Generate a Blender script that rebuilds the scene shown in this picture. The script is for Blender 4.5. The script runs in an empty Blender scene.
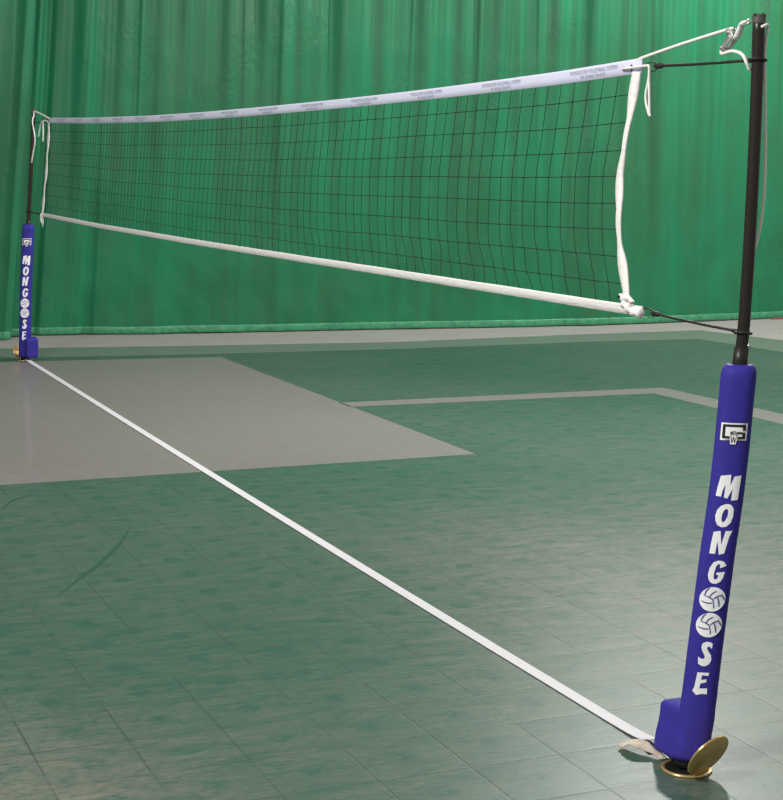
import bpy, bmesh, math, random
from mathutils import Vector, Matrix, noise
from mathutils.geometry import tessellate_polygon
random.seed(4)
S = bpy.context.scene
COL = S.collection
R = math.radians

# ------------------------------------------------------------------ camera
cam = bpy.data.cameras.new('camera')
co = bpy.data.objects.new('camera', cam); COL.objects.link(co)
cam.sensor_fit = 'HORIZONTAL'; cam.sensor_width = 36.0
cam.lens = 1595.4 * 36.0 / 783.0
cam.clip_start = 0.05; cam.clip_end = 200
yaw, pitch, roll = R(23.0758), R(8.0824), R(-0.55276)
fwd = Vector((math.sin(yaw)*math.cos(pitch), math.cos(yaw)*math.cos(pitch), -math.sin(pitch)))
right = Vector((math.cos(yaw), -math.sin(yaw), 0)); down = fwd.cross(right)
r2 = right*math.cos(roll) + down*math.sin(roll)
d2 = -right*math.sin(roll) + down*math.cos(roll)
m = Matrix((r2, -d2, -fwd)).transposed().to_4x4()
m.translation = Vector((-0.84544, -5.11497, 1.79481))
co.matrix_world = m
S.camera = co

# ------------------------------------------------------------------ world, lamps, exposure
S.view_settings.view_transform = 'Standard'
S.view_settings.look = 'None'
S.view_settings.gamma = 1.0
S.view_settings.use_curve_mapping = False
S.view_settings.exposure = 0.0
w = bpy.data.worlds.new('gym_light'); S.world = w; w.use_nodes = True
bg = w.node_tree.nodes['Background']
bg.inputs[0].default_value = (1.0, 0.99, 0.98, 1); bg.inputs[1].default_value = 0.40


def area_lamp(name, loc, target, size, power, color=(1, 0.98, 0.96)):
    l = bpy.data.lights.new(name, 'AREA'); l.shape = 'DISK'; l.size = size
    l.energy = power; l.color = color
    o = bpy.data.objects.new(name, l); COL.objects.link(o)
    o.location = loc
    o.rotation_euler = (Vector(target) - Vector(loc)).to_track_quat('-Z', 'Y').to_euler()
    return o


# lamps of the hall and one added fill, above the court and outside the picture
area_lamp('gym_and_fill_lamp', (5.7, 4.7, 4.3), (1.9, -1.3, 0.3), 0.4, 245)
area_lamp('gym_and_fill_lamp', (12.5, 8.0, 6.8), (7.5, 12.0, 3.0), 1.2, 620)
area_lamp('gym_and_fill_lamp', (5.5, 4.5, 6.5), (4.5, 12.0, 2.4), 1.6, 380)
area_lamp('gym_and_fill_lamp', (-4.0, -2.0, 6.2), (2.0, 2.2, 1.2), 1.6, 620)  # added fill from the camera side, brightens the net bands and pads

# ------------------------------------------------------------------ materials


def mat(name, color, rough=0.5, metal=0.0, spec=0.5):
    mt = bpy.data.materials.new(name); mt.use_nodes = True
    b = mt.node_tree.nodes['Principled BSDF']
    b.inputs['Base Color'].default_value = (*color, 1)
    b.inputs['Roughness'].default_value = rough
    b.inputs['Metallic'].default_value = metal
    b.inputs['Specular IOR Level'].default_value = spec
    return mt


class NT:
    """small node-writing helper"""
    def __init__(self, mt):
        self.nt = mt.node_tree; self.b = self.nt.nodes['Principled BSDF']

    def n(self, kind, **kw):
        x = self.nt.nodes.new('ShaderNode' + kind)
        for k, v in kw.items(): setattr(x, k, v)
        return x

    def l(self, a, b): self.nt.links.new(a, b)

    def coord(self, scale=(1, 1, 1), rot=(0, 0, 0)):
        t = self.n('TexCoord'); mp = self.n('Mapping')
        mp.inputs['Scale'].default_value = scale; mp.inputs['Rotation'].default_value = rot
        self.l(t.outputs['Object'], mp.inputs['Vector']); return mp.outputs['Vector']

    def noise(self, vec, scale, detail=3, rough=0.55, dist=0.0):
        x = self.n('TexNoise'); x.inputs['Scale'].default_value = scale
        x.inputs['Detail'].default_value = detail; x.inputs['Roughness'].default_value = rough
        x.inputs['Distortion'].default_value = dist
        self.l(vec, x.inputs['Vector']); return x.outputs['Fac']

    def math(self, op, a, b=None, c=None, clamp=False):
        x = self.n('Math', operation=op); x.use_clamp = clamp
        for i, v in enumerate((a, b, c)):
            if v is None: continue
            if isinstance(v, (int, float)): x.inputs[i].default_value = v
            else: self.l(v, x.inputs[i])
        return x.outputs[0]

    def ramp(self, v, lo, hi, to0=0.0, to1=1.0, smooth=True):
        x = self.n('MapRange'); x.interpolation_type = 'SMOOTHSTEP' if smooth else 'LINEAR'
        self.l(v, x.inputs['Value'])
        for k, q in zip(('From Min', 'From Max', 'To Min', 'To Max'), (lo, hi, to0, to1)):
            x.inputs[k].default_value = q
        return x.outputs['Result']

    def mix(self, fac, a, b):
        x = self.n('Mix', data_type='RGBA')
        if isinstance(fac, (int, float)): x.inputs[0].default_value = fac
        else: self.l(fac, x.inputs[0])
        for i, v in ((6, a), (7, b)):
            if isinstance(v, tuple): x.inputs[i].default_value = (*v, 1)
            else: self.l(v, x.inputs[i])
        return x.outputs[2]

    def bump(self, h, strength, dist=0.01):
        x = self.n('Bump'); x.inputs['Strength'].default_value = strength
        x.inputs['Distance'].default_value = dist
        self.l(h, x.inputs['Height']); self.l(x.outputs['Normal'], self.b.inputs['Normal'])


def fabric(name, color, rough=0.7, wr=0.25, scale=(30, 30, 30), spec=0.3, vary=0.12):
    mt = mat(name, color, rough, 0, spec); t = NT(mt)
    v = t.coord(scale)
    f = t.noise(v, 1.0, 4, 0.6)
    dk = tuple(c*(1-vary*2) for c in color)
    t.l(t.mix(t.ramp(f, 0.3, 0.6), dk, color), t.b.inputs['Base Color'])
    t.bump(f, wr, 0.01)
    return mt


TILE = 0.3048


def floor_mat(name, base, worn, dark, amount, streak=1.0):
    """moulded court tile: seams on a 12 inch grid, domed tiles, rubbed and scuffed surface"""
    mt = mat(name, base, 0.45, 0, 0.3); t = NT(mt)
    tc = t.n('TexCoord'); sep = t.n('SeparateXYZ'); t.l(tc.outputs['Object'], sep.inputs[0])
    fx = t.math('FRACT', t.math('DIVIDE', sep.outputs['X'], TILE))
    fy = t.math('FRACT', t.math('DIVIDE', sep.outputs['Y'], TILE))
    cx = t.math('ABSOLUTE', t.math('SUBTRACT', fx, 0.5))
    cy = t.math('ABSOLUTE', t.math('SUBTRACT', fy, 0.5))
    edge = t.math('MAXIMUM', cx, cy)
    breakup = t.noise(t.coord((1, 1, 1)), 2.3, 3, 0.6)
    seam = t.math('MULTIPLY', t.ramp(edge, 0.483, 0.497), t.ramp(breakup, 0.35, 0.58, 0.10, 1.0))
    d2_ = t.math('ADD', t.math('MULTIPLY', cx, cx), t.math('MULTIPLY', cy, cy))
    # rubbed wear: broad patches, brushed across the court, spared in the hollow of each tile
    broad = t.noise(t.coord((0.75, 0.75, 1)), 0.55, 2, 0.5)
    brush = t.noise(t.coord((4.5, 17.0, 1), (0, 0, R(4))), 1.0, 6, 0.68, 0.7)
    fine = t.noise(t.coord((26, 70, 1), (0, 0, R(-7))), 1.0, 3, 0.7, 0.4)
    scr = t.n('TexNoise'); scr.noise_dimensions = '3D'
    scr.inputs['Scale'].default_value = 1.0; scr.inputs['Detail'].default_value = 2.0
    scr.inputs['Distortion'].default_value = 2.2
    t.l(t.coord((5.5, 9.0, 1), (0, 0, R(33))), scr.inputs['Vector'])
    lines = t.ramp(t.math('ABSOLUTE', t.math('SUBTRACT', scr.outputs['Fac'], 0.5)), 0.0, 0.009, 1.0, 0.0)
    hollow = t.math('MULTIPLY', t.ramp(t.math('ADD', d2_, t.math('MULTIPLY', brush, 0.09)), 0.035, 0.085, 1.0, 0.0),
                    t.ramp(brush, 0.38, 0.55))
    # near floor right of the line and the near left corner: paler, more streaked
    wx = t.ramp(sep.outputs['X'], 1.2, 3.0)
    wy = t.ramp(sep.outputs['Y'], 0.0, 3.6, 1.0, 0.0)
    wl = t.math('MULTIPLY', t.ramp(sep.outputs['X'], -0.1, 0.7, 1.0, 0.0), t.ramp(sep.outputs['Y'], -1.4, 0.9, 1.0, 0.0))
    pale_zone = t.math('ADD', t.math('MULTIPLY', wx, wy), wl, clamp=True)
    k = t.math('ADD', t.math('MULTIPLY', pale_zone, 0.50), t.math('MULTIPLY', broad, 0.45))
    k = t.math('ADD', k, t.math('MULTIPLY', t.math('SUBTRACT', brush, 0.5), t.math('ADD', t.math('MULTIPLY', pale_zone, 1.5), 1.0*streak)))
    k = t.math('ADD', k, t.math('MULTIPLY', t.math('SUBTRACT', fine, 0.5), t.math('ADD', t.math('MULTIPLY', pale_zone, 1.7), 0.8*streak)))
    k = t.math('MULTIPLY', t.math('SUBTRACT', k, t.math('MULTIPLY', hollow, t.math('ADD', t.math('MULTIPLY', pale_zone, 0.30), 0.32))), amount, clamp=True)
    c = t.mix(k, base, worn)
    c = t.mix(t.math('MULTIPLY', lines, t.math('MULTIPLY', t.ramp(broad, 0.38, 0.55), 0.42)), c, worn)
    seam = t.math('MULTIPLY', seam, t.math('ADD', t.math('MULTIPLY', wl, 0.6), 0.7), clamp=True)
    c = t.mix(t.math('MULTIPLY', seam, 0.72), c, dark)
    t.l(c, t.b.inputs['Base Color'])
    rr = t.math('ADD', t.math('MULTIPLY', k, 0.12), 0.40)
    t.l(rr, t.b.inputs['Roughness'])
    t.b.inputs['Coat Weight'].default_value = 0.12
    t.b.inputs['Coat Roughness'].default_value = 0.10
    h = t.math('ADD', t.math('MULTIPLY', d2_, -0.0022), t.math('MULTIPLY', t.ramp(d2_, 0.0, 0.004, 1.0, 0.0), -0.00025))
    h = t.math('ADD', h, t.math('MULTIPLY', brush, 0.0012))
    h = t.math('ADD', h, t.math('MULTIPLY', fine, 0.0002))
    h = t.math('ADD', h, t.math('MULTIPLY', seam, -0.0008))
    t.bump(h, 1.0, 1.0)
    return mt


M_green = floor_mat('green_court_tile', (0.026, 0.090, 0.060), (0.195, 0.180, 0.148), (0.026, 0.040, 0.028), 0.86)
M_gray = floor_mat('gray_court_tile', (0.195, 0.175, 0.163), (0.29, 0.263, 0.250), (0.15, 0.14, 0.12), 0.8, 0.5)
M_strip = floor_mat('gray_green_court_tile', (0.12, 0.165, 0.13), (0.26, 0.27, 0.235), (0.08, 0.1, 0.08), 0.8, 0.6)
M_conc = mat('concrete', (0.40, 0.385, 0.35), 0.6, 0, 0.3)
_t = NT(M_conc); _f = _t.noise(_t.coord((1.2, 3, 1)), 2.0, 5)
_t.l(_t.mix(_f, (0.27, 0.255, 0.235), (0.38, 0.36, 0.335)), _t.b.inputs['Base Color'])
M_red = mat('red_strip', (0.22, 0.06, 0.04), 0.6)


def curtain_mat(name, base):
    mt = mat(name, base, 0.40, 0, 0.22); t = NT(mt)
    v1 = t.noise(t.coord((2.2, 0.3, 0.22)), 1.6, 4, 0.6)          # dye bands running down the cloth
    v2 = t.noise(t.coord((0.5, 0.2, 0.5)), 1.2, 3)
    weave = t.n('TexWave'); weave.bands_direction = 'Z'
    weave.inputs['Scale'].default_value = 26; weave.inputs['Distortion'].default_value = 1.2
    t.l(t.coord(), weave.inputs['Vector'])
    a = (base[0]*2.0, base[1]*0.74, base[2]*0.80); b_ = (base[0]*1.1, base[1]*1.12, base[2]*1.22)
    k = t.math('ADD', t.math('MULTIPLY', t.ramp(v1, 0.3, 0.7), 0.6), t.math('MULTIPLY', t.ramp(v2, 0.35, 0.65), 0.4))
    c = t.mix(k, a, b_)
    c = t.mix(t.math('MULTIPLY', weave.outputs['Fac'], 0.10), c, tuple(x*0.7 for x in base))
    t.l(c, t.b.inputs['Base Color'])
    cr = t.noise(t.coord((2.4, 2.0, 1.5), (0, R(35), 0)), 2.6, 5, 0.62, 1.6)   # crumples
    patch = t.ramp(t.noise(t.coord((0.9, 0.9, 0.8)), 1.0, 2), 0.48, 0.68)
    t.bump(t.math('MULTIPLY', cr, patch), 0.42, 0.03)
    return mt


M_curt = curtain_mat('green_vinyl', (0.014, 0.175, 0.072))
M_hem = fabric('green_hem', (0.050, 0.270, 0.130), 0.4, 0.55, (16, 16, 5), 0.5)
M_blue = fabric('blue_vinyl', (0.042, 0.034, 0.290), 0.62, 0.35, (13, 13, 13), 0.14, 0.04)
M_print = mat('white_print', (0.92, 0.92, 0.92), 0.55, 0, 0.3)
M_ink = mat('blue_print', (0.05, 0.045, 0.26), 0.5, 0, 0.3)
M_blk = mat('black_print', (0.018, 0.017, 0.014), 0.5, 0, 0.3)
M_gprint = mat('gray_print', (0.30, 0.30, 0.29), 0.5, 0, 0.3)
M_pole = mat('bronze_black_steel', (0.017, 0.013, 0.009), 0.33, 0.0, 0.35)
M_far_pole = mat('brown_black_steel', (0.022, 0.012, 0.008), 0.45, 0, 0.3)
M_sleeve = mat('black_steel', (0.016, 0.014, 0.008), 0.4, 0, 0.35)
M_cap = mat('worn_steel', (0.10, 0.095, 0.08), 0.5, 0.3)
M_steel = mat('steel', (0.62, 0.62, 0.60), 0.32, 0.9)
M_alu = mat('cast_aluminium', (0.50, 0.49, 0.48), 0.45, 0.55)
M_dark = mat('black_rubber', (0.014, 0.012, 0.009), 0.6, 0, 0.4)
M_band = fabric('pale_band', (0.70, 0.71, 0.86), 0.6, 0.06, (10, 3, 20), 0.3, 0.02)
M_bandtxt = mat('gray_ink', (0.30, 0.31, 0.38), 0.6)
M_white = fabric('white_webbing', (0.90, 0.87, 0.83), 0.7, 0.3, (40, 14, 60), 0.3, 0.04)
M_tape = fabric('white_line_tape', (0.64, 0.63, 0.64), 0.6, 0.05, (20, 20, 20), 0.3, 0.02)
M_beige = fabric('cream_webbing', (0.62, 0.53, 0.43), 0.8, 0.35, (25, 25, 25), 0.2, 0.1)
M_rope = fabric('white_rope', (0.90, 0.87, 0.82), 0.75, 0.35, (160, 160, 160), 0.2, 0.05)
M_net = mat('black_netting', (0.012, 0.018, 0.014), 0.8, 0, 0.2)
M_brassd = mat('dark_brass', (0.28, 0.19, 0.07), 0.4, 0.9)
M_brass = mat('turned_brass', (0.72, 0.49, 0.20), 0.38, 0.75)
_t = NT(M_brass)
_tan = _t.n('Tangent'); _tan.direction_type = 'RADIAL'; _tan.axis = 'Z'
_t.l(_tan.outputs[0], _t.b.inputs['Tangent'])
_t.b.inputs['Anisotropic'].default_value = 0.8
_t.b.inputs['Anisotropic Rotation'].default_value = 0.25

# ------------------------------------------------------------------ mesh helpers


def obj(name, bm, mats, parent=None, smooth=True):
    me = bpy.data.meshes.new(name)
    bmesh.ops.recalc_face_normals(bm, faces=bm.faces)
    bm.to_mesh(me); bm.free()
    for mm in (mats if isinstance(mats, (list, tuple)) else [mats]): me.materials.append(mm)
    if smooth:
        for p in me.polygons: p.use_smooth = True
    o = bpy.data.objects.new(name, me); COL.objects.link(o)
    if parent:
        o.parent = parent
        o.location = -world_loc(parent)
    return o


def world_loc(o):
    v = Vector((0, 0, 0))
    while o: v += o.location; o = o.parent
    return v


def thing(name, label, cat, loc, group=None):
    o = bpy.data.objects.new(name, None); COL.objects.link(o)
    o.location = loc; o.empty_display_size = 0.1
    o['label'] = label; o['category'] = cat
    if group: o['group'] = group
    return o


def spline(pts, n):
    """Catmull-Rom through pts, n samples per span"""
    P = [Vector(p) for p in pts]; out = []
    Q = [2*P[0]-P[1]] + P + [2*P[-1]-P[-2]]
    for i in range(1, len(Q)-2):
        p0, p1, p2, p3 = Q[i-1:i+3]
        for k in range(n):
            t = k/n
            out.append(0.5*((2*p1) + (p2-p0)*t + (2*p0-5*p1+4*p2-p3)*t*t + (3*p1-p0-3*p2+p3)*t*t*t))
    out.append(P[-1]); return out


def sweep(bm, path, section, up=Vector((0, 0, 1)), cap=True, closed=False):
    """section: function(i, n) -> list of (a, b) offsets along side / up"""
    n = len(path); rings = []
    for i, p in enumerate(path):
        a = path[max(i-1, 0)]; b = path[min(i+1, n-1)]
        if closed: a = path[(i-1) % n]; b = path[(i+1) % n]
        t = (b-a).normalized()
        s = t.cross(up)
        if s.length < 1e-4: s = t.cross(Vector((0.3, 1, 0.1)))
        s.normalize(); u = s.cross(t).normalized()
        rings.append([bm.verts.new(p + s*x + u*y) for x, y in section(i, n)])
    k = len(rings[0])
    rng = range(n) if closed else range(n-1)
    for i in rng:
        A, B = rings[i], rings[(i+1) % n]
        for j in range(k):
            bm.faces.new((A[j], A[(j+1) % k], B[(j+1) % k], B[j]))
    if cap and not closed:
        bm.faces.new(rings[0]); bm.faces.new(rings[-1][::-1])
    return rings


def circ(r, k=12):
    return [(r*math.cos(2*math.pi*j/k), r*math.sin(2*math.pi*j/k)) for j in range(k)]


def tube(bm, path, r, k=10, up=Vector((0.05, 0.02, 1)), closed=False):
    path = [Vector(p) for p in path]
    f = r if callable(r) else (lambda i, n: r)
    sweep(bm, path, lambda i, n: circ(f(i, n), k), up, True, closed)


def lathe(bm, prof, k=40, M=Matrix.Identity(4)):
    """prof: list of (radius, z)"""
    rings = []
    for r, z in prof:
        if r < 1e-6: rings.append([bm.verts.new(M @ Vector((0, 0, z)))])
        else: rings.append([bm.verts.new(M @ Vector((r*math.cos(2*math.pi*j/k), r*math.sin(2*math.pi*j/k), z))) for j in range(k)])
    for A, B in zip(rings, rings[1:]):
        for j in range(k):
            q = (j+1) % k
            if len(A) == 1 and len(B) == 1: continue
            if len(A) == 1: bm.faces.new((A[0], B[j], B[q]))
            elif len(B) == 1: bm.faces.new((A[j], A[q], B[0]))
            else: bm.faces.new((A[j], A[q], B[q], B[j]))


def interp(tab, x):
    if x <= tab[0][0]: return tab[0][1]
    for (x0, y0), (x1, y1) in zip(tab, tab[1:]):
        if x <= x1: return y0 + (y1-y0)*(x-x0)/(x1-x0)
    return tab[-1][1]


def sm(tab, x):
    """smooth interpolation of a table (averaged over a small window)"""
    h = (tab[-1][0]-tab[0][0])*0.03
    return (interp(tab, x-h)+interp(tab, x)*2+interp(tab, x+h))/4


# ------------------------------------------------------------------ floor (structure)
bm = bmesh.new()
def poly(pts, z, mi):
    f = bm.faces.new([bm.verts.new((x, y, z)) for x, y in pts]); f.material_index = mi
    if f.normal.z < 0: f.normal_flip()
poly([(-9, -9), (20, -9), (20, 16), (-9, 16)], -0.0020, 0)                      # concrete
poly([(-9, -9), (11.6, -9), (10.9, 3), (10.3, 8), (10.09, 9.45), (9.85, 10.72), (8.27, 10.72), (5.93, 10.60),
      (3.8, 10.89), (1.8, 11.26), (-2, 12.0), (-9, 13)], -0.0015, 1)             # gray-green margin
poly([(-9, -9), (10.1, -9), (9.55, 3), (9.34, 8.44), (9.25, 9.86), (7.9, 9.98), (5.65, 9.95), (3.58, 10.13),
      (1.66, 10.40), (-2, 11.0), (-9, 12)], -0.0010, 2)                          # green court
poly([(-9, 4.13), (0.62, 4.053), (3.655, 4.043), (3.70, 9.82), (1.61, 10.07), (-2, 10.5), (-9, 11.3)], -0.0005, 3)   # gray lane
poly([(3.66, 6.275), (6.34, 6.16), (6.341, 4.413), (6.62, 1.6), (7.0, -3), (7.3, -3), (6.93, 1.6), (6.648, 4.825), (6.61, 6.45), (3.66, 6.52)], -0.0005, 3)
def scuff(pts, wd):
    P = spline([(x, y, 0) for x, y in pts], 6); A, B = [], []
    for i, p in enumerate(P):
        d = (P[min(i+1, len(P)-1)]-P[max(i-1, 0)]).normalized(); k = wd*math.sin(math.pi*(i+0.3)/(len(P)-0.4))*(0.8+0.4*random.random())
        A.append((p.x-d.y*k, p.y+d.x*k)); B.append((p.x+d.y*k, p.y-d.x*k))
    for i in range(len(P)-1): poly([A[i], A[i+1], B[i+1], B[i]], 0.0, 4)
scuff([(1.072, 2.759), (0.902, 2.349), (0.740, 2.025), (0.596, 1.785), (0.434, 1.503)], 0.013)
scuff([(0.501, 3.337), (0.606, 3.576), (0.743, 3.731)], 0.009)
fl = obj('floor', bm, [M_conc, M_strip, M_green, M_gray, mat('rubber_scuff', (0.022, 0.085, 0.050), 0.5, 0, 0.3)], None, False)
fl['kind'] = 'structure'
bm = bmesh.new()
bmesh.ops.create_cube(bm, size=1, matrix=Matrix.Translation((5.5, 13.6, 3.6)) @ Matrix.Diagonal((29, 0.2, 7.2, 1)))
o = obj('wall_back', bm, mat('painted_block', (0.45, 0.44, 0.40), 0.8), None, False); o['kind'] = 'structure'
bm = bmesh.new()
tube(bm, [(11.55, 11.66, 0.008), (13.5, 11.60, 0.008), (15, 11.6, 0.008)], 0.012, 8)
o = obj('trim_1', bm, M_red); o['kind'] = 'structure'

# ------------------------------------------------------------------ curtains
BASE = [(-3.0, 11.9), (1.2, 12.06), (1.80, 12.45), (2.02, 12.36), (2.10, 12.34), (2.23, 12.36), (2.28, 12.58), (2.36, 12.58), (2.41, 12.45), (2.5, 12.43), (3.2, 12.27), (4.15, 12.09), (5.3, 12.0),
        (6.5, 11.88), (7.8, 11.70), (8.96, 11.56), (10.4, 11.66), (11.8, 11.76), (16.5, 11.8)]


def fold(q, z, X):
    """shape of the hanging folds at position q along the cloth"""
    s = 0
    wob = noise.noise(Vector((q*0.55, 3.1, z*0.12)))
    s += 0.60*math.sin(q*8.2 + 2.2*wob)
    s += 0.55*math.sin(q*14.6 + 1.3 + 3.0*wob)
    s += 0.35*math.sin(q*27.0 + 0.4 + 2.0*noise.noise(Vector((q*0.8, 7.7, 0))))
    s += 0.9*noise.noise(Vector((q*1.9, 1.7, z*0.10)))
    # sharp pinched pleats
    p = noise.noise(Vector((q*3.3, 9.2, z*0.08)))
    s -= 1.0*max(0, 0.12-abs(p))/0.12*0.55
    return s


def curtain_y(X, z):
    lean = interp([(1.0, 0.10), (2.4, 0.085), (5.0, 0.03), (7.0, 0.015), (12, -0.005)], X)
    q = X - lean*z
    amp = interp([(0, 0.010), (0.5, 0.008), (1.3, 0.013), (2.2, 0.026), (3.5, 0.042), (6, 0.05)], z)
    amp *= interp([(0, 1.4), (2.0, 1.2), (3.0, 0.75), (5.5, 1.0), (16, 1.1)], X)
    lo = max(0, 1-z/1.6)
    y = sm(BASE, q) + amp*fold(q, z, X)
    y += 0.020*noise.noise(Vector((X*1.6-z*0.8, z*1.4, 5)))*(0.35+lo)
    y += 0.010*noise.noise(Vector((X*4.1+z*1.7, z*3.3, 2)))*(0.25+lo)
    return y


def front_y(X, z):
    """the strip of curtain at the left hangs a little in front of the wide one"""
    q = X - 0.09*z
    edge = max(0, 1-abs(q-1.98)/0.10)
    return 12.07 + 0.10*max(0, 1.9-X)*0.2 - 0.05*edge*edge + 0.030*math.sin(q*11+0.6)*(0.4+0.25*z) \
        + 0.012*noise.noise(Vector((q*6, z*0.4, 3))) + 0.012*noise.noise(Vector((q*3, z*2.2, 6)))


def curtain(name, x0, x1, nx, label, top=6.0, dy=0.0, skew=0.0):
    t = thing(name, label, 'curtain', ((x0+x1)/2, curtain_y((x0+x1)/2, 0), 0))
    zs = [0.065+0.02*0] + [0.065 + (top-0.065)*(k/70)**1.25 for k in range(1, 71)]
    bm = bmesh.new(); rows = []
    for z in zs:
        row = []
        for i in range(nx+1):
            X = x0+(x1-x0)*i/nx + skew*z*(i/nx)**6
            row.append(bm.verts.new((X, (curtain_y if not dy else front_y)(X, z), z)))
        rows.append(row)
    for A, B in zip(rows, rows[1:]):
        for i in range(nx): bm.faces.new((A[i], A[i+1], B[i+1], B[i]))
    o = obj('panel', bm, M_curt, t)
    sd = o.modifiers.new('thickness', 'SOLIDIFY'); sd.thickness = 0.003
    bm = bmesh.new(); rows = []
    for k in range(8):
        z = 0.008 + 0.082*k/7
        row = []
        for i in range(nx+1):
            X = x0+(x1-x0)*i/nx
            e = math.sin(math.pi*k/7)*0.006
            y = (curtain_y if not dy else front_y)(X, z) - 0.007 - e - 0.012*abs(noise.noise(Vector((X*9, z*16, 3))))*(1 if 0 < k < 7 else 0.3)
            row.append(bm.verts.new((X, y, z + 0.006*noise.noise(Vector((X*1.3, 4, 0))))))
        rows.append(row)
    for A, B in zip(rows, rows[1:]):
        for i in range(nx): bm.faces.new((A[i], A[i+1], B[i+1], B[i]))
    o = obj('hem', bm, M_hem, t)
    sd = o.modifiers.new('thickness', 'SOLIDIFY'); sd.thickness = 0.003
    return t


curtain('divider_curtain', 1.70, 15.5, 1100, 'wide green vinyl curtain hanging in folds across the hall behind the net')
curtain('divider_curtain', -2.5, 2.05, 420, 'narrow strip of green curtain at the left edge, left of the far post', 6.0, 1.0, 0.09)

# ------------------------------------------------------------------ posts
NY, FY = -1.156, 10.16
NEAR = [(0.0, 1.838), (0.066, 1.856), (0.161, 1.869), (0.267, 1.879), (0.395, 1.891), (0.52, 1.905), (0.705, 1.925), (0.827, 1.943),
        (1.031, 1.960), (1.234, 1.972), (1.312, 1.982), (1.55, 1.990), (1.78, 1.994), (2.02, 1.995), (2.264, 1.992)]
FAR = [(0.0, 1.859), (0.572, 1.878), (1.28, 1.918), (1.608, 1.944), (2.36, 1.997)]


def net_x(Y, z):
    s = (Y-NY)/(FY-NY)
    return (1-s)*1.976 + s*(1.86+0.058*z)


# printed letters: outlines in metres about the axis of the pad (a to the right, z up, centre of letter at 0,0)
def conv(pts, ox, oy, sc, cx, cy, zs=0.00304):
    out = []
    for x, y in pts:
        px, py = ox+x/sc, oy+y/sc
        out.append(((px-cx+0.14*(py-cy))/336.0, -(py-cy)*zs))
    return out
L = {}
L['M'] = [conv([(255,286),(272,215),(300,125),(385,113),(376,200),(412,127),(470,118),(455,200),(435,313),(380,318),(395,225),(350,302),(322,297),(338,190),(312,240),(298,290)], 683,460,8, 727.2,487)]
L['O'] = [conv([(330,357),(360,354),(385,365),(402,395),(398,450),(378,502),(340,535),(300,540),(268,525),(252,490),(250,450),(265,405),(295,372)], 683,460,8, 723.4,516),
          conv([(345,390),(357,408),(352,448),(332,488),(310,503),(301,480),(305,440),(322,406)], 683,460,8, 723.4,516)]
L['N'] = [conv([(150,390),(172,270),(200,142),(280,127),(290,285),(340,127),(420,125),(385,190),(325,382),(262,398),(248,250),(235,300),(218,390)], 695,520,11.42, 719.2,543)]
L['G'] = [conv([(352,500),(330,460),(300,446),(255,443),(200,465),(155,530),(133,610),(138,655),(155,690),(185,708),(230,708),(280,682),(310,640),(335,570),(235,580),(230,605),(258,610),(240,650),(215,663),(200,640),(205,590),(230,510),(262,478),(278,490),(275,530)], 695,520,11.42, 714.9,571)]
L['S'] = [conv([(440,190),(447,135),(420,120),(375,115),(330,135),(312,180),(320,220),(345,270),(352,300),(335,315),(305,315),(272,293),(270,375),(310,398),(350,400),(400,375),(428,325),(425,270),(395,225),(378,190),(392,172),(415,172),(425,190)], 673,630,11.43, 704.4,651.5)]
L['E'] = [conv([(270,470),(410,468),(400,505),(325,500),(312,555),(378,545),(372,580),(305,595),(288,655),(382,650),(378,720),(320,715),(248,733),(205,685),(230,640),(255,540)], 673,630,11.43, 701,681.5)]
BALL_LINES = [[(250,262),(220,292),(203,338)], [(200,340),(262,358),(298,385),(305,414)], [(176,398),(240,414),(305,412)],
              [(325,290),(282,318),(255,356)], [(298,372),(345,342),(395,325)], [(335,345),(356,385),(368,450)],
              [(380,332),(405,358),(421,388)], [(310,418),(316,466)]]


class Pad:
    """padded sleeve round a post: rounded-square section that follows the post"""
    def __init__(self, axis, Y, az, W, zs, zc):
        self.axis, self.Y, self.W, self.zs, self.zc = axis, Y, W, zs, zc
        self.f = Vector((-math.sin(az), -math.cos(az), 0)); self.r = Vector((math.cos(az), -math.sin(az), 0))
        self.n = 2.7

    def centre(self, z): return Vector((sm(self.axis, z), self.Y, z))

    def zmap(self, z): return self.zc + (z-0.278)*self.zs

    def at(self, a, z, off):
        W = self.W
        b = W*max(0.0, 1-abs(a/W)**self.n)**(1/self.n)
        return self.centre(z) + self.r*a + self.f*(b+off)

    def decal(self, name, loops, mt, parent, off=0.0012, a0=0.0, z0=0.0, cuts=3):
        loops = [[Vector((p[0], p[1], 0)) for p in lp] for lp in loops]
        tris = tessellate_polygon(loops)
        flat = [v for lp in loops for v in lp]
        bm = bmesh.new()
        vs = [bm.verts.new(v) for v in flat]
        for t in tris:
            try: bm.faces.new([vs[i] for i in t])
            except ValueError: pass
        bmesh.ops.subdivide_edges(bm, edges=bm.edges, cuts=cuts, use_grid_fill=True)
        for v in bm.verts:
            v.co = self.at(v.co.x + a0, self.zmap(v.co.y + z0), off)
        return obj(name, bm, mt, parent)


def superell(W, D, n, k=36):
    out = []
    for j in range(k):
        t = 2*math.pi*j/k; c, s = math.cos(t), math.sin(t)
        out.append((W*math.copysign(abs(c)**(2/n), c), D*math.copysign(abs(s)**(2/n), s)))
    return out


def stroke(pts, wdt):
    """a flat line of width wdt along a smoothed open path, as one outline"""
    P = [Vector((p[0], p[1], 0)) for p in pts]
    P = spline(P, 4)
    A, B = [], []
    for i, p in enumerate(P):
        t = (P[min(i+1, len(P)-1)] - P[max(i-1, 0)]).normalized()
        nrm = Vector((-t.y, t.x, 0))
        k = wdt*0.5*(0.55+0.45*math.sin(math.pi*i/(len(P)-1)))
        A.append(p+nrm*k); B.append(p-nrm*k)
    return [[(v.x, v.y) for v in A + B[::-1]]]


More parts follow.
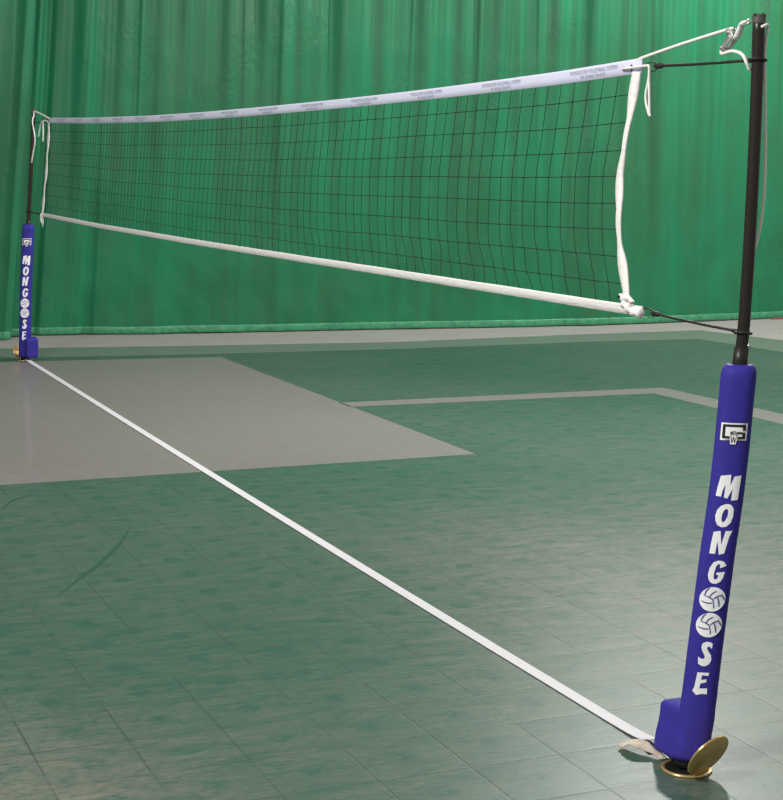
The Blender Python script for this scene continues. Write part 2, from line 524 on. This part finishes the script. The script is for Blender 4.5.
def add_strip(bm, P, loop, zc_, off, mi):
    """fill an outline whose second half runs back beside the first: a row of quads laid on the pad"""
    vs = [bm.verts.new(P.at(x, P.zmap(y+zc_), off)) for x, y in loop]
    k = len(vs)
    for i in range(k//2 - 1):
        f = bm.faces.new((vs[i], vs[i+1], vs[k-2-i], vs[k-1-i])); f.material_index = mi


def make_post(axis, Y, top, sleeve_top, az, W, pad_top, zs, zc, box_dir, label, pole_mat, pin, box):
    t = thing('volleyball_post', label, 'post', (axis[0][1], Y, 0), 'the two net posts')
    # tubes
    bm = bmesh.new()
    zz = [sleeve_top-0.05 + (top-sleeve_top+0.05)*i/24 for i in range(25)]
    tube(bm, [(sm(axis, z), Y, z) for z in zz], 0.0182, 20, Vector((0, 1, 0.01)))
    up_ = obj('upper_tube', bm, pole_mat, t)
    # notched end cap
    bm = bmesh.new()
    x = sm(axis, top)
    lathe(bm, [(0.0, top-0.002), (0.0194, top-0.002), (0.0196, top-0.018), (0.0184, top-0.020)], 20, Matrix.Translation((x, Y, 0)))
    for k in range(8):
        a = 2*math.pi*k/8
        cxy = Vector((x+0.0165*math.cos(a), Y+0.0165*math.sin(a), top+0.002))
        M = Matrix.Translation(cxy) @ Matrix.Rotation(a, 4, 'Z') @ Matrix.Diagonal((0.006, 0.0075, 0.010, 1))
        bmesh.ops.create_cube(bm, size=1, matrix=M)
    obj('top_cap', bm, M_cap, t, False)
    bm = bmesh.new()
    zz = [0.012 + (sleeve_top-0.012)*i/30 for i in range(31)]
    tube(bm, [(sm(axis, z), Y, z) for z in zz], lambda i, n: 0.0212 if i < n-2 else 0.0222, 20, Vector((0, 1, 0.01)))
    obj('lower_tube', bm, M_sleeve, t)
    if pin:
        bm = bmesh.new()
        c = Vector((sm(axis, sleeve_top+0.008), Y, sleeve_top+0.006))
        d = Vector((0.55, -0.83, 0))
        tube(bm, [c+d*0.016, c+d*0.027], 0.0055, 12)
        o = obj('locking_pin', bm, M_steel, t); o['label'] = 'bright steel push pin'
        bm = bmesh.new()
        c = Vector((sm(axis, 1.56), Y, 1.575)); d = Vector((-0.2, -0.98, 0))
        tube(bm, [c+d*0.0165, c+d*0.0186], 0.0036, 10)
        obj('pin_hole', bm, M_dark, t)
    # base collar
    bm = bmesh.new()
    lathe(bm, [(0.0, 0.052), (0.036, 0.052), (0.040, 0.046), (0.040, 0.034), (0.043, 0.031), (0.043, 0.008), (0.034, 0.006), (0.0, 0.006)],
          32, Matrix.Translation((axis[0][1]+0.003, Y, 0)))
    obj('base_collar', bm, M_dark, t)
    # pad
    P = Pad(axis, Y, az, W, zs, zc)
    bm = bmesh.new()
    z0 = 0.034
    zz = [z0 + (pad_top-z0)*i/80 for i in range(81)]
    prof = []
    for z in zz:
        d = pad_top - z
        k = 1.0
        if d < 0.035: k = 0.80 + 0.20*math.sqrt(max(0, 1-(1-d/0.035)**2))
        prof.append((z, k))
    rings = []
    for z, k in prof:
        c = P.centre(z); ring = []
        for a, b in superell(W, W, P.n):
            ww = 1 + 0.012*noise.noise(Vector((a*30, b*30, z*9))) + (0.035*noise.noise(Vector((a*24, z*22, 8))) if z < 0.24 else 0) \
                + (0.03*noise.noise(Vector((a*40, z*30, 3)))*max(0, 1-(pad_top-z)/0.12))
            if z < 0.3: ww += 0.05*max(0, 1-z/0.25)
            ring.append(bm.verts.new(c + P.r*a*k*ww + P.f*b*k*ww))
        rings.append(ring)
    n = len(rings[0])
    for A, B in zip(rings, rings[1:]):
        for j in range(n): bm.faces.new((A[j], A[(j+1) % n], B[(j+1) % n], B[j]))
    # top: dished in towards the tube
    c = P.centre(pad_top)
    inner = [bm.verts.new(c + P.r*a*0.5 + P.f*b*0.5 + Vector((0, 0, 0.003))) for a, b in superell(W, W, P.n)]
    inner2 = [bm.verts.new(c + P.r*a*0.42 + P.f*b*0.42 - Vector((0, 0, 0.02))) for a, b in superell(W, W, 2.2)]
    for A, B in ((rings[-1], inner), (inner, inner2)):
        for j in range(n): bm.faces.new((A[j], A[(j+1) % n], B[(j+1) % n], B[j]))
    bm.faces.new(rings[0][::-1])
    pad = obj('pad', bm, M_blue, t); pad['label'] = 'blue padded vinyl sleeve with white lettering'
    # box-shaped bulge at the foot, towards the court
    by, bw, bz0, bz1, bx = box
    bm = bmesh.new()
    rings = []
    N = 16
    for i in range(N+1):
        z = bz0 + (bz1-bz0)*i/N
        k = 1.0
        e = min(z-bz0, bz1-z)
        if e < 0.014: k = 0.90 + 0.10*math.sqrt(max(0, 1-(1-e/0.014)**2))
        cx = sm(axis, z) + bx
        ring = []
        for a, b in superell(bw, by/2, 9, 44):
            ww = 1 + 0.022*noise.noise(Vector((a*20+2, b*17, z*18)))
            yy = box_dir*(by/2 - 0.022 + b*k*ww)
            ring.append(bm.verts.new((cx + a*k*ww + (0.10*box_dir*(by/2+b) if box_dir < 0 else 0)*0.0, Y + yy, z - 0.05*(by/2+b)*(1 if i > N/2 else 0.2))))
        rings.append(ring)
    n = len(rings[0])
    for A, B in zip(rings, rings[1:]):
        for j in range(n): bm.faces.new((A[j], A[(j+1) % n], B[(j+1) % n], B[j]))
    bm.faces.new(rings[0][::-1]); bm.faces.new(rings[-1])
    obj('pad_pocket', bm, M_blue, pad)
    # lettering
    sx = W/0.0525
    for ch, z in (('M', 0.875), ('O', 0.790), ('N', 0.708), ('G', 0.617), ('S', 0.371), ('E', 0.2785)):
        P.decal('letter', [[(a*sx*0.96, b) for a, b in lp] for lp in L[ch]], M_print, pad, z0=z, a0={'M': -0.001}.get(ch, 0))
    for z in (0.536, 0.457):
        rx, ry = 0.0385*sx, 0.0375
        b_ = P.decal('volleyball_print', [[(rx*math.cos(2*math.pi*j/40), ry*math.sin(2*math.pi*j/40)) for j in range(40)]], M_print, pad, off=0.0024, z0=z)
        # seams are part of the same print: joined in as a second material
        me = b_.data; bm = bmesh.new(); bm.from_mesh(me); me.materials.append(M_ink)
        for ln in BALL_LINES:
            q = [((x-292)/131*rx*0.97, -(y-376)/120*ry*0.97) for x, y in ln]
            add_strip(bm, P, stroke(q, 0.0034)[0], z, 0.0034, 1)
        bm.to_mesh(me); bm.free()
    # emblem
    zc_, ew, eh = 1.043 if zs == 1 else 1.022, 0.0385*sx, 0.0262
    def rect(u0, v0, u1, v1):
        nn = 8
        X0, X1 = (u0*2-1)*ew, (u1*2-1)*ew; Y0, Y1 = eh-(v0*2)*eh, eh-(v1*2)*eh
        return [[(X0+(X1-X0)*i/nn, Y0) for i in range(nn+1)] + [(X1-(X1-X0)*i/nn, Y1) for i in range(nn+1)]]
    em = P.decal('emblem', rect(0, 0, 1, 1), M_print, pad, off=0.0018, z0=zc_)
    me = em.data; me.materials.append(M_blk); me.materials.append(M_gprint)
    bm = bmesh.new(); bm.from_mesh(me)
    def add(loop, off, mi):
        add_strip(bm, P, loop, zc_, off, mi)
    for r_ in ((.06, .08, .165, .88), (.165, .08, .94, .22), (.83, .22, .94, .43), (.83, .53, .94, .90), (.165, .75, .36, .88), (.64, .77, .83, .90), (.56, .50, .83, .61)):
        add(rect(*r_)[0], 0.0028, 1)
    add([(0.010*sx*math.cos(a*math.pi/15), -0.004+0.0075*math.sin(a*math.pi/15)) for a in range(16)] + [(-0.010*sx*math.cos(a*math.pi/15), -0.004-0.0075*math.sin(a*math.pi/15)) for a in range(16)], 0.0034, 2)
    add([(-0.012*sx, -0.010), (0.012*sx, -0.010), (0.008*sx, -0.037), (-0.008*sx, -0.037)], 0.0040, 0)
    for q in ([(-0.010*sx, -0.002), (-0.004*sx, -0.034)], [(0.010*sx, -0.002), (0.004*sx, -0.034)], [(0, -0.013), (-0.004*sx, -0.034)], [(0, -0.013), (0.004*sx, -0.034)]):
        add(stroke(q, 0.0022)[0], 0.0046, 1)
    add(rect(.36, .50, .44, .60)[0], 0.0046, 1)
    bm.to_mesh(me); bm.free()
    return t, P


near_post, near_pad = make_post(NEAR, NY, 2.258, 1.290, R(33), 0.0525, 1.238, 1.0, 0.278, 1,
    'near volleyball post with blue lettered pad at the right, its pole dark bronze', M_pole, True, (0.148, 0.052, 0.026, 0.185, -0.006))
far_post, far_pad = make_post(FAR, FY, 2.356, 1.330, R(19), 0.0555, 1.285, 1.19, 0.240, -1,
    'far volleyball post with blue lettered pad in front of the curtain at left', M_far_pole, False, (0.165, 0.056, 0.035, 0.220, 0.045))


# ------------------------------------------------------------------ floor sleeves with hinged brass lids
def floor_plate(cx, cy, label, outward, lidpos, tilt=60, rlid=0.0665):
    t = thing('floor_sleeve', label, 'floor plate', (cx, cy, 0), 'brass floor sleeves under the posts')
    bm = bmesh.new()
    lathe(bm, [(0.066, 0.003), (0.068, 0.0065), (0.075, 0.0065), (0.078, 0.004), (0.078, 0.0), (0.066, 0.0), (0.066, 0.003)], 48, Matrix.Translation((cx, cy, 0)))
    obj('ring', bm, M_brass, t)
    bm = bmesh.new()
    lathe(bm, [(0.0, 0.0015), (0.065, 0.0015), (0.0655, 0.004)], 40, Matrix.Translation((cx, cy, 0)))
    obj('socket', bm, M_dark, t)
    u = (Vector(outward).normalized()*math.cos(R(tilt)) + Vector((0, 0, 1))*math.sin(R(tilt)))
    nrm = (Vector(outward).normalized()*math.sin(R(tilt)) - Vector((0, 0, 1))*math.cos(R(tilt)))
    s = u.cross(nrm)
    hinge = Vector(lidpos)
    c = hinge + u*(rlid+0.004)
    bm = bmesh.new()
    lathe(bm, [(0.0, 0.0035), (0.012, 0.0036), (0.030, 0.0036), (rlid-0.002, 0.0036), (rlid, 0.002), (rlid, -0.002), (rlid-0.003, -0.004), (0.0, -0.004)], 64)
    lid = obj('lid', bm, M_brass, t, True)
    Mx = Matrix((s, u, nrm)).transposed().to_4x4(); Mx.translation = c - Vector((cx, cy, 0))
    lid.matrix_basis = Mx
    lid['label'] = 'round turned brass lid standing open'
    for p in lid.data.polygons: p.use_smooth = abs(p.normal.z) > 0.9
    bm = bmesh.new()
    tube(bm, [hinge - s*0.014, hinge + s*0.014], 0.005, 10)
    obj('hinge', bm, M_brassd, t)
    return t


floor_plate(1.827, -1.172, 'brass floor ring with open round lid under the near post', (0.25, -0.97, 0), (1.823, -1.238, 0.007), 62, 0.077)
floor_plate(1.855, FY, 'brass floor ring with open round lid under the far post', (-0.35, 0.94, 0), (1.835, 10.235, 0.007), 68)

# ------------------------------------------------------------------ floor line tape
t = thing('line_tape', 'long white webbing line on the floor running from post to post', 'line tape', (1.84, 4.5, 0))
bm = bmesh.new()
pts = [(1.868, 10.09, 0.012), (1.874, 9.8, 0.004), (1.872, 9.0, 0.003), (1.855, 6, 0.003), (1.842, 3, 0.003), (1.838, 1, 0.003), (1.842, -0.3, 0.003), (1.842, -0.85, 0.006), (1.838, -0.985, 0.03)]
sweep(bm, [Vector(p) for p in spline(pts, 8)], lambda i, n: [(-0.025, -0.001), (0.025, -0.001), (0.025, 0.001), (-0.025, 0.001)])
obj('strip', bm, M_tape, t, False)
# slack end folded over beside the post
bm = bmesh.new()
pts = [(1.800, -1.085, 0.006), (1.797, -1.075, 0.008), (1.797, -1.065, 0.010), (1.780, -1.035, 0.020), (1.768, -1.005, 0.028), (1.754, -0.975, 0.027), (1.736, -0.955, 0.013), (1.726, -0.950, 0.006)]
path = spline(pts, 8)
def endsec(i, n):
    f = i/(n-1)
    h = interp([(0, 0.012), (0.35, 0.014), (0.55, 0.033), (0.85, 0.028), (1, 0.008)], f)
    a = 0.35
    out = []
    for j in range(9):
        u = -1+2*j/8
        out.append((h*u, 0.006*math.cos(u*1.5)+0.002))
    for j in range(9):
        u = 1-2*j/8
        out.append((h*u, 0.006*math.cos(u*1.5)))
    return out
sweep(bm, path, endsec)
o = obj('slack_end', bm, M_beige, t); o['label'] = 'cream folded slack end of the webbing'

# ------------------------------------------------------------------ net
T_TOP = [(-0.56, 2.178), (-0.279, 2.166), (0.076, 2.159), (0.476, 2.155), (0.93, 2.150), (1.45, 2.147), (2.05, 2.146), (2.754, 2.147), (3.587, 2.150),
         (4.589, 2.157), (5.82, 2.172), (7.726, 2.210), (9.43, 2.257)]
BAND_H = [(-0.6, 0.047), (1.4, 0.042), (9.5, 0.044)]
Z_BOT = [(-0.6, 1.367), (2.7, 1.369), (4.5, 1.370), (7.3, 1.383), (9.6, 1.409)]
SIDE_N = [(1.34, -0.512), (1.38, -0.510), (1.497, -0.474), (1.563, -0.449), (1.63, -0.441), (1.713, -0.438), (1.797, -0.437), (1.88, -0.458), (2.01, -0.493), (2.13, -0.522)]
SIDE_NW = [(1.34, 0.050), (1.40, 0.050), (1.497, 0.046), (1.56, 0.028), (1.63, 0.046), (1.72, 0.050), (1.797, 0.028), (1.88, 0.036), (2.01, 0.043), (2.13, 0.052)]
SIDE_F = [(1.39, 9.575), (1.5, 9.545), (1.70, 9.475), (1.97, 9.42), (2.21, 9.40)]
net = thing('volleyball_net', 'black volleyball net with pale top band and white edges stretched between the posts', 'net', (1.96, 4.4, 1.35))

def netpt(s, tt):
    """s: 0 near end .. 1 far end; tt: 0 under the top band .. 1 top of bottom band"""
    y_t = -0.50 + s*(9.40+0.50); y_b = -0.53 + s*(9.55+0.53)
    zt = sm(T_TOP, y_t) - interp(BAND_H, y_t); zb = sm(Z_BOT, y_b)
    z = zt + (zb-zt)*tt
    y0 = sm(SIDE_N, z) + 0.02; y1 = sm(SIDE_F, z)
    y = y0 + s*(y1-y0)
    ease = (1-s)**6
    y = y*(1) + 0.0
    g = min(1, s*14)*min(1, (1-s)*14)
    lo = max(0, tt-0.55)/0.45
    y += g*(0.010*noise.noise(Vector((s*26, tt*2.0, 1))) + 0.060*lo*lo*noise.noise(Vector((s*50, tt*6, 4))) - 0.022*lo*lo*(s < 0.45)*min(1, (0.45-s)*6))
    if 0 < tt < 1:
        z += 0.007*noise.noise(Vector((s*9, tt*5, 7))) - 0.010*math.sin(math.pi*tt)*math.sin(math.pi*s)*0.6
    return Vector((net_x(y, z) + 0.012*noise.noise(Vector((s*7, tt*1.5, 12)))*g, y, z))

bm = bmesh.new()
NV, NH = 103, 8
for i in range(1, NV):
    s = i/NV
    tube(bm, [netpt(s, k/26) for k in range(27)], 0.0013, 4, Vector((1, 0.02, 0.03)))
for j in range(1, NH+1):
    tt = 0.087 + (j-1)*0.1177
    tube(bm, [netpt(s/220, tt) for s in range(221)], 0.0014, 4)
# knots where the near cords cross
for i in range(1, 26):
    for j in range(1, NH+1):
        M = Matrix.Translation(netpt(i/NV, 0.087 + (j-1)*0.1177))
        bmesh.ops.create_icosphere(bm, subdivisions=1, radius=0.0034, matrix=M)
obj('netting', bm, M_net, net)

def band(name, y0, y1, top, hgt, thick, mt, n=120, wob=0.0):
    bm = bmesh.new()
    path, hs = [], []
    for i in range(n+1):
        y = y0+(y1-y0)*i/n
        z = top(y); h = hgt(y)
        z += wob*noise.noise(Vector((y*2.1, 3, 0)))
        path.append(Vector((net_x(y, z-h/2), y, z-h/2))); hs.append(h)
    def sec(i, n_):
        h = hs[i]*(1+wob*25*noise.noise(Vector((i*0.37, 2, 9))))
        return [(-thick*0.6, -h/2), (0, -h/2-0.0008), (thick*0.6, -h/2), (thick*0.55, 0), (thick*1.1, h/2-0.006), (thick*0.9, h/2), (0, h/2+0.0012), (-thick*0.9, h/2), (-thick*1.1, h/2-0.006), (-thick*0.55, 0)]
    sweep(bm, path, sec)
    return obj(name, bm, mt, net)

tb = band('top_band', -0.550, 9.425, lambda y: sm(T_TOP, y), lambda y: interp(BAND_H, y), 0.004, M_band)
bb = band('bottom_band', -0.600, 9.58, lambda y: sm(Z_BOT, y), lambda y: 0.032, 0.005, M_white, 140, 0.0015)

# knotted white end of the lower band at the near corner
bm = bmesh.new()
tube(bm, spline([(1.968, -0.498, 1.372), (1.966, -0.520, 1.362), (1.967, -0.545, 1.352), (1.968, -0.575, 1.347), (1.969, -0.604, 1.345)], 5),
     lambda i, n: 0.014 + 0.004*math.sin(i*1.1), 12)
tube(bm, spline([(1.966, -0.475, 1.395), (1.962, -0.50, 1.385), (1.962, -0.53, 1.392), (1.965, -0.55, 1.378), (1.962, -0.535, 1.362), (1.962, -0.50, 1.372)], 5),
     lambda i, n: 0.009 + 0.002*math.sin(i*0.9), 10)
obj('corner_knot', bm, M_white, net)
bm = bmesh.new()
M = Matrix.Translation((1.952, -0.487, 1.392)) @ Matrix.Rotation(R(90), 4, 'Y')
lathe(bm, [(0.002, 0.001), (0.006, 0.001), (0.006, -0.002), (0.002, -0.002)], 14, M)
obj('grommet', bm, M_dark, net)

# side bands
def side(tab, wtab, z0, z1, n, name):
    bm = bmesh.new(); path = []
    for i in range(n+1):
        z = z0+(z1-z0)*i/n; y = sm(tab, z); path.append(Vector((net_x(y, z)-0.002, y, z)))
    def sec(i, n_):
        z = path[i].z; h = interp(wtab, z)*0.40; tw = 0.005*math.sin(z*22)
        return [(-h, -0.003+tw), (-h*0.4, -0.0045), (h*0.4, -0.004+tw), (h, -0.003-tw), (h, 0.003-tw), (h*0.4, 0.0045), (-h*0.4, 0.004+tw), (-h, 0.003+tw)]
    sweep(bm, path, sec, Vector((1, 0, 0)))
    return obj(name, bm, M_white, net)
side(SIDE_N, SIDE_NW, 1.365, 2.132, 60, 'side_band')
side(SIDE_F, [(1.3, 0.058), (2.3, 0.072)], 1.385, 2.215, 40, 'side_band')

# printing on the top band
def text_mesh(body, length):
    cu = bpy.data.curves.new('t', 'FONT'); cu.body = body; cu.align_x = 'CENTER'; cu.align_y = 'CENTER'; cu.resolution_u = 2
    cu.offset = 0.0
    o = bpy.data.objects.new('t', cu); COL.objects.link(o)
    bpy.context.view_layer.update()
    me = bpy.data.meshes.new_from_object(o.evaluated_get(bpy.context.evaluated_depsgraph_get()))
    bpy.data.objects.remove(o); bpy.data.curves.remove(cu)
    xs = [v.co.x for v in me.vertices]; ys = [v.co.y for v in me.vertices]
    w_, h_ = max(xs)-min(xs), max(ys)-min(ys)
    cx_, cy_ = (max(xs)+min(xs))/2, (max(ys)+min(ys))/2
    V = [((v.co.x-cx_)/w_*length, (v.co.y-cy_)/h_) for v in me.vertices]
    F = [tuple(p.vertices) for p in me.polygons]
    bpy.data.meshes.remove(me)
    return V, F
T1 = text_mesh('MONGOOSE VOLLEYBALL SYSTEM', 0.32); T2 = text_mesh('BY GARED SPORTS', 0.165)
for k in range(14):
    yc = -0.242 + 0.7005*k
    bm = bmesh.new()
    for (V, F), dz, hh in ((T1, -0.0145, 0.0125), (T2, -0.0315, 0.0105)):
        vs = []
        for x, y in V:
            Y = yc - x; z = sm(T_TOP, Y) + dz + y*hh
            vs.append(bm.verts.new((net_x(Y, z)-0.0062, Y, z)))
        for f in F:
            try: bm.faces.new([vs[i] for i in f])
            except ValueError: pass
    obj('printed_text', bm, M_bandtxt, tb, False)

# grommets of the band and the ties
for y, z, mt in ((-0.445, 2.146, M_brass), (-0.494, 2.153, M_dark), (-0.497, 2.139, M_dark)):
    bm = bmesh.new()
    M = Matrix.Translation((net_x(y, z)-0.0065, y, z)) @ Matrix.Rotation(R(-90), 4, 'Y')
    lathe(bm, [(0.0025, 0.0), (0.0045, 0.003), (0.008, 0.001), (0.008, -0.002), (0.0025, -0.002)] if mt is M_brass else [(0.0, 0.002), (0.0035, 0.002), (0.0045, 0.0), (0.0, -0.001)], 16, M)
    obj('grommet', bm, mt, tb)
xN = 1.966
bm = bmesh.new()
tube(bm, spline([(xN, -0.445, 2.146), (xN-0.004, -0.50, 2.146), (xN-0.004, -0.590, 2.147), (xN-0.003, -0.613, 2.143), (xN, -0.611, 2.10), (xN, -0.616, 2.05), (xN, -0.620, 2.00), (xN, -0.624, 1.985)], 6), 0.0042, 8)
tube(bm, spline([(xN+0.004, -0.608, 2.140), (xN+0.002, -0.601, 2.09), (xN, -0.594, 2.06), (xN, -0.597, 2.03), (xN, -0.610, 2.005), (xN, -0.618, 1.99)], 6), 0.0040, 8)
obj('tie_cord', bm, M_rope, net)
bm = bmesh.new()
xF = 1.975
tube(bm, spline([(xF, 9.40, 2.22), (xF, 9.47, 2.232), (xF, 9.60, 2.236), (xF, 9.72, 2.215), (xF, 9.80, 2.16), (xF, 9.86, 2.10)], 6), 0.007, 8)
tube(bm, spline([(xF-0.01, 9.56, 2.232), (xF-0.01, 9.575, 2.19), (xF-0.01, 9.58, 2.12), (xF-0.01, 9.60, 2.05)], 6), 0.006, 8)
obj('tie_cord', bm, M_rope, net)
bm = bmesh.new()
xF = 1.93
tube(bm, spline([(xF, 9.575, 1.40), (xF, 9.60, 1.37), (xF, 9.56, 1.33), (xF, 9.50, 1.31)], 6), 0.006, 8)
tube(bm, spline([(xF, 9.575, 1.40), (xF-0.01, 9.52, 1.39), (xF-0.01, 9.44, 1.36), (xF-0.01, 9.44, 1.32), (xF-0.01, 9.47, 1.29)], 6), 0.006, 8)
obj('tie_cord', bm, M_rope, net)

# head cord: from the band to the cleat, and on its far end to the far post top
bm = bmesh.new()
tube(bm, spline([(1.976, -0.535, 2.170), (1.976, -0.555, 2.176), (1.977, -0.79, 2.205), (1.978, -1.02, 2.229), (1.980, -1.042, 2.228), (1.978, -1.040, 2.212)], 6), 0.0052, 10)
tube(bm, spline([(1.974, -1.015, 2.172), (1.974, -0.998, 2.168), (1.974, -1.005, 2.160), (1.974, -1.05, 2.164), (1.972, -1.09, 2.158), (1.970, -1.118, 2.146), (1.974, -1.130, 2.125), (1.985, -1.130, 2.105)], 6), 0.0052, 10)
obj('head_cord', bm, M_rope, net)
bm = bmesh.new()
tube(bm, spline([(1.99, 9.41, 2.252), (1.992, 9.75, 2.296), (1.992, 10.08, 2.332), (1.984, 10.126, 2.330)], 6), 0.0075, 8)
tube(bm, spline([(1.984, 10.124, 2.330), (1.985, 10.118, 2.30), (1.966, 10.09, 2.24), (1.970, 10.02, 2.12), (1.972, 10.03, 2.04), (1.965, 10.07, 1.97), (1.955, 10.125, 1.86)], 6), 0.006, 8)
obj('head_cord', bm, M_rope, net)

# loose rope tail hanging behind the near pole
t = thing('rope_tail', 'loose white rope hanging down behind the near pole', 'rope', (2.01, -1.14, 1.5))
bm = bmesh.new()
tube(bm, spline([(1.985, -1.180, 2.225), (2.004, -1.180, 2.232), (2.018, -1.165, 2.222), (2.022, -1.150, 2.15), (2.032, -1.150, 2.0), (2.039, -1.150, 1.85), (2.039, -1.150, 1.72), (2.029, -1.145, 1.62), (2.012, -1.132, 1.54), (2.008, -1.130, 1.42), (2.003, -1.130, 1.34)], 8), 0.0045, 8)
obj('rope', bm, M_rope, t)

# ------------------------------------------------------------------ cleat that tightens the head cord
t = thing('rope_tensioner', 'grey metal rope cleat hooked to the top of the near pole', 'cleat', (1.976, -1.05, 2.2))
def px(u, v): return (-1.021-(u-727)*0.0050, 2.22-(v-33)*0.0029)
def plate(bm, pts, x0, x1):
    a = [bm.verts.new((x0, *px(*p))) for p in pts]; b = [bm.verts.new((x1, *px(*p))) for p in pts]
    k = len(pts)
    bm.faces.new(a[::-1]); bm.faces.new(b)
    for j in range(k): bm.faces.new((a[j], a[(j+1) % k], b[(j+1) % k], b[j]))
bm = bmesh.new()
shape = [(729.5, 29.5), (732, 29), (734.5, 31), (737, 36.5), (737, 38.5), (727, 50), (724.5, 50.5), (723.5, 49), (729, 41), (731, 36), (729.5, 33)]
plate(bm, shape, 1.962, 1.966); plate(bm, shape, 1.986, 1.990)
bmesh.ops.bevel(bm, geom=bm.edges[:], offset=0.0008, segments=1, affect='EDGES')
for u, v in ((732, 33), (733.5, 38), (725.5, 48)):
    y, z = px(u, v); tube(bm, [(1.960, y, z), (1.992, y, z)], 0.0045, 12)
obj('cleat_body', bm, M_alu, t)
bm = bmesh.new()
y, z = px(735, 38)
path = [Vector((1.976, *px(*q))) for q in ((735.5, 40), (738, 37.5), (740, 32), (741.5, 27.5), (744, 25), (746.5, 24.5))]
sweep(bm, spline(path, 5), lambda i, n: [(-0.011+0.004*i/n, -0.0035), (0.011-0.004*i/n, -0.0035), (0.011-0.004*i/n, 0.0035), (-0.011+0.004*i/n, 0.0035)], Vector((0, 0.5, 1)))
obj('strap', bm, M_white, t)
bm = bmesh.new()
c = Vector((1.976, *px(744.8, 25.5))); 
ring = [c + Vector((0.012*math.sin(2*math.pi*k/20)*0.6, -0.024*math.cos(2*math.pi*k/20), 0.007*math.sin(2*math.pi*k/20))) for k in range(20)]
tube(bm, ring, 0.0036, 8, Vector((0.1, 0.05, 1)), True)
obj('ring', bm, M_steel, t)

# ------------------------------------------------------------------ elastic straps from net corners to the poles
def bungee(label, a, pole_axis, Y, z, d, r=0.0045, hook=True, rp=0.0182):
    """a: hook end at the net; wraps round the pole at height z; d = +1 pole lies towards -Y"""
    a = Vector(a); px_ = sm(pole_axis, z)
    t = thing('elastic_strap', label, 'strap', a, 'elastic straps tying the net to the posts')
    c = Vector((px_, Y, z)); e = c + (a-c).normalized()*(rp+0.012)
    bm = bmesh.new()
    dirv = (e-a).normalized()
    tube(bm, [a + dirv*0.02, a+(e-a)*0.35 - Vector((0, 0, 0.002)), a+(e-a)*0.7 - Vector((0, 0, 0.002)), e], r, 10)
    obj('cord', bm, M_dark, t)
    bm = bmesh.new()
    k = 24
    loop = [c + Vector(((rp+r+0.001)*math.cos(2*math.pi*j/k), (rp+r+0.001)*math.sin(2*math.pi*j/k), 0.002*math.sin(4*math.pi*j/k))) for j in range(k)]
    tube(bm, loop, r*1.05, 8, Vector((0, 0, 1)), True)
    tube(bm, [e - dirv*0.024, e - dirv*0.014, e - dirv*0.002, e+dirv*0.006], lambda i, n: r*(1.35, 1.9, 1.7, 1.2)[i], 10)
    obj('loop', bm, M_dark, t)
    if hook:
        bm = bmesh.new()
        tube(bm, [a+dirv*0.012, a+dirv*0.02, a+dirv*0.045, a+dirv*0.062], lambda i, n: r*(1.2, 2.0, 2.1, 1.2)[i], 12)
        obj('ferrule', bm, M_dark, t)
        bm = bmesh.new()
        u = Vector((0, 0, 1))
        tube(bm, spline([a+dirv*0.03+u*0.004, a+dirv*0.006+u*0.012, a-dirv*0.022+u*0.013, a-dirv*0.036+u*0.007], 5), 0.0022, 8)
        tube(bm, spline([a+dirv*0.03-u*0.006, a+dirv*0.012-u*0.015, a-dirv*0.010-u*0.016], 5), 0.0018, 8)
        obj('hook', bm, M_pole, t)
    return t


bungee('black elastic strap from the top near corner of the net to the near pole', (1.984, -0.603, 2.146), NEAR, NY, 2.134, 1)
bungee('black elastic strap from the bottom near corner of the net to the near pole', (1.973, -0.650, 1.352), NEAR, NY, 1.334, 1, 0.0042)
bungee('black elastic strap at the top far corner of the net', (1.998, 9.45, 2.222), FAR, FY, 2.236, -1, 0.005, False)
bungee('black elastic strap at the bottom far corner of the net', (1.942, 9.60, 1.395), FAR, FY, 1.408, -1, 0.005, False)
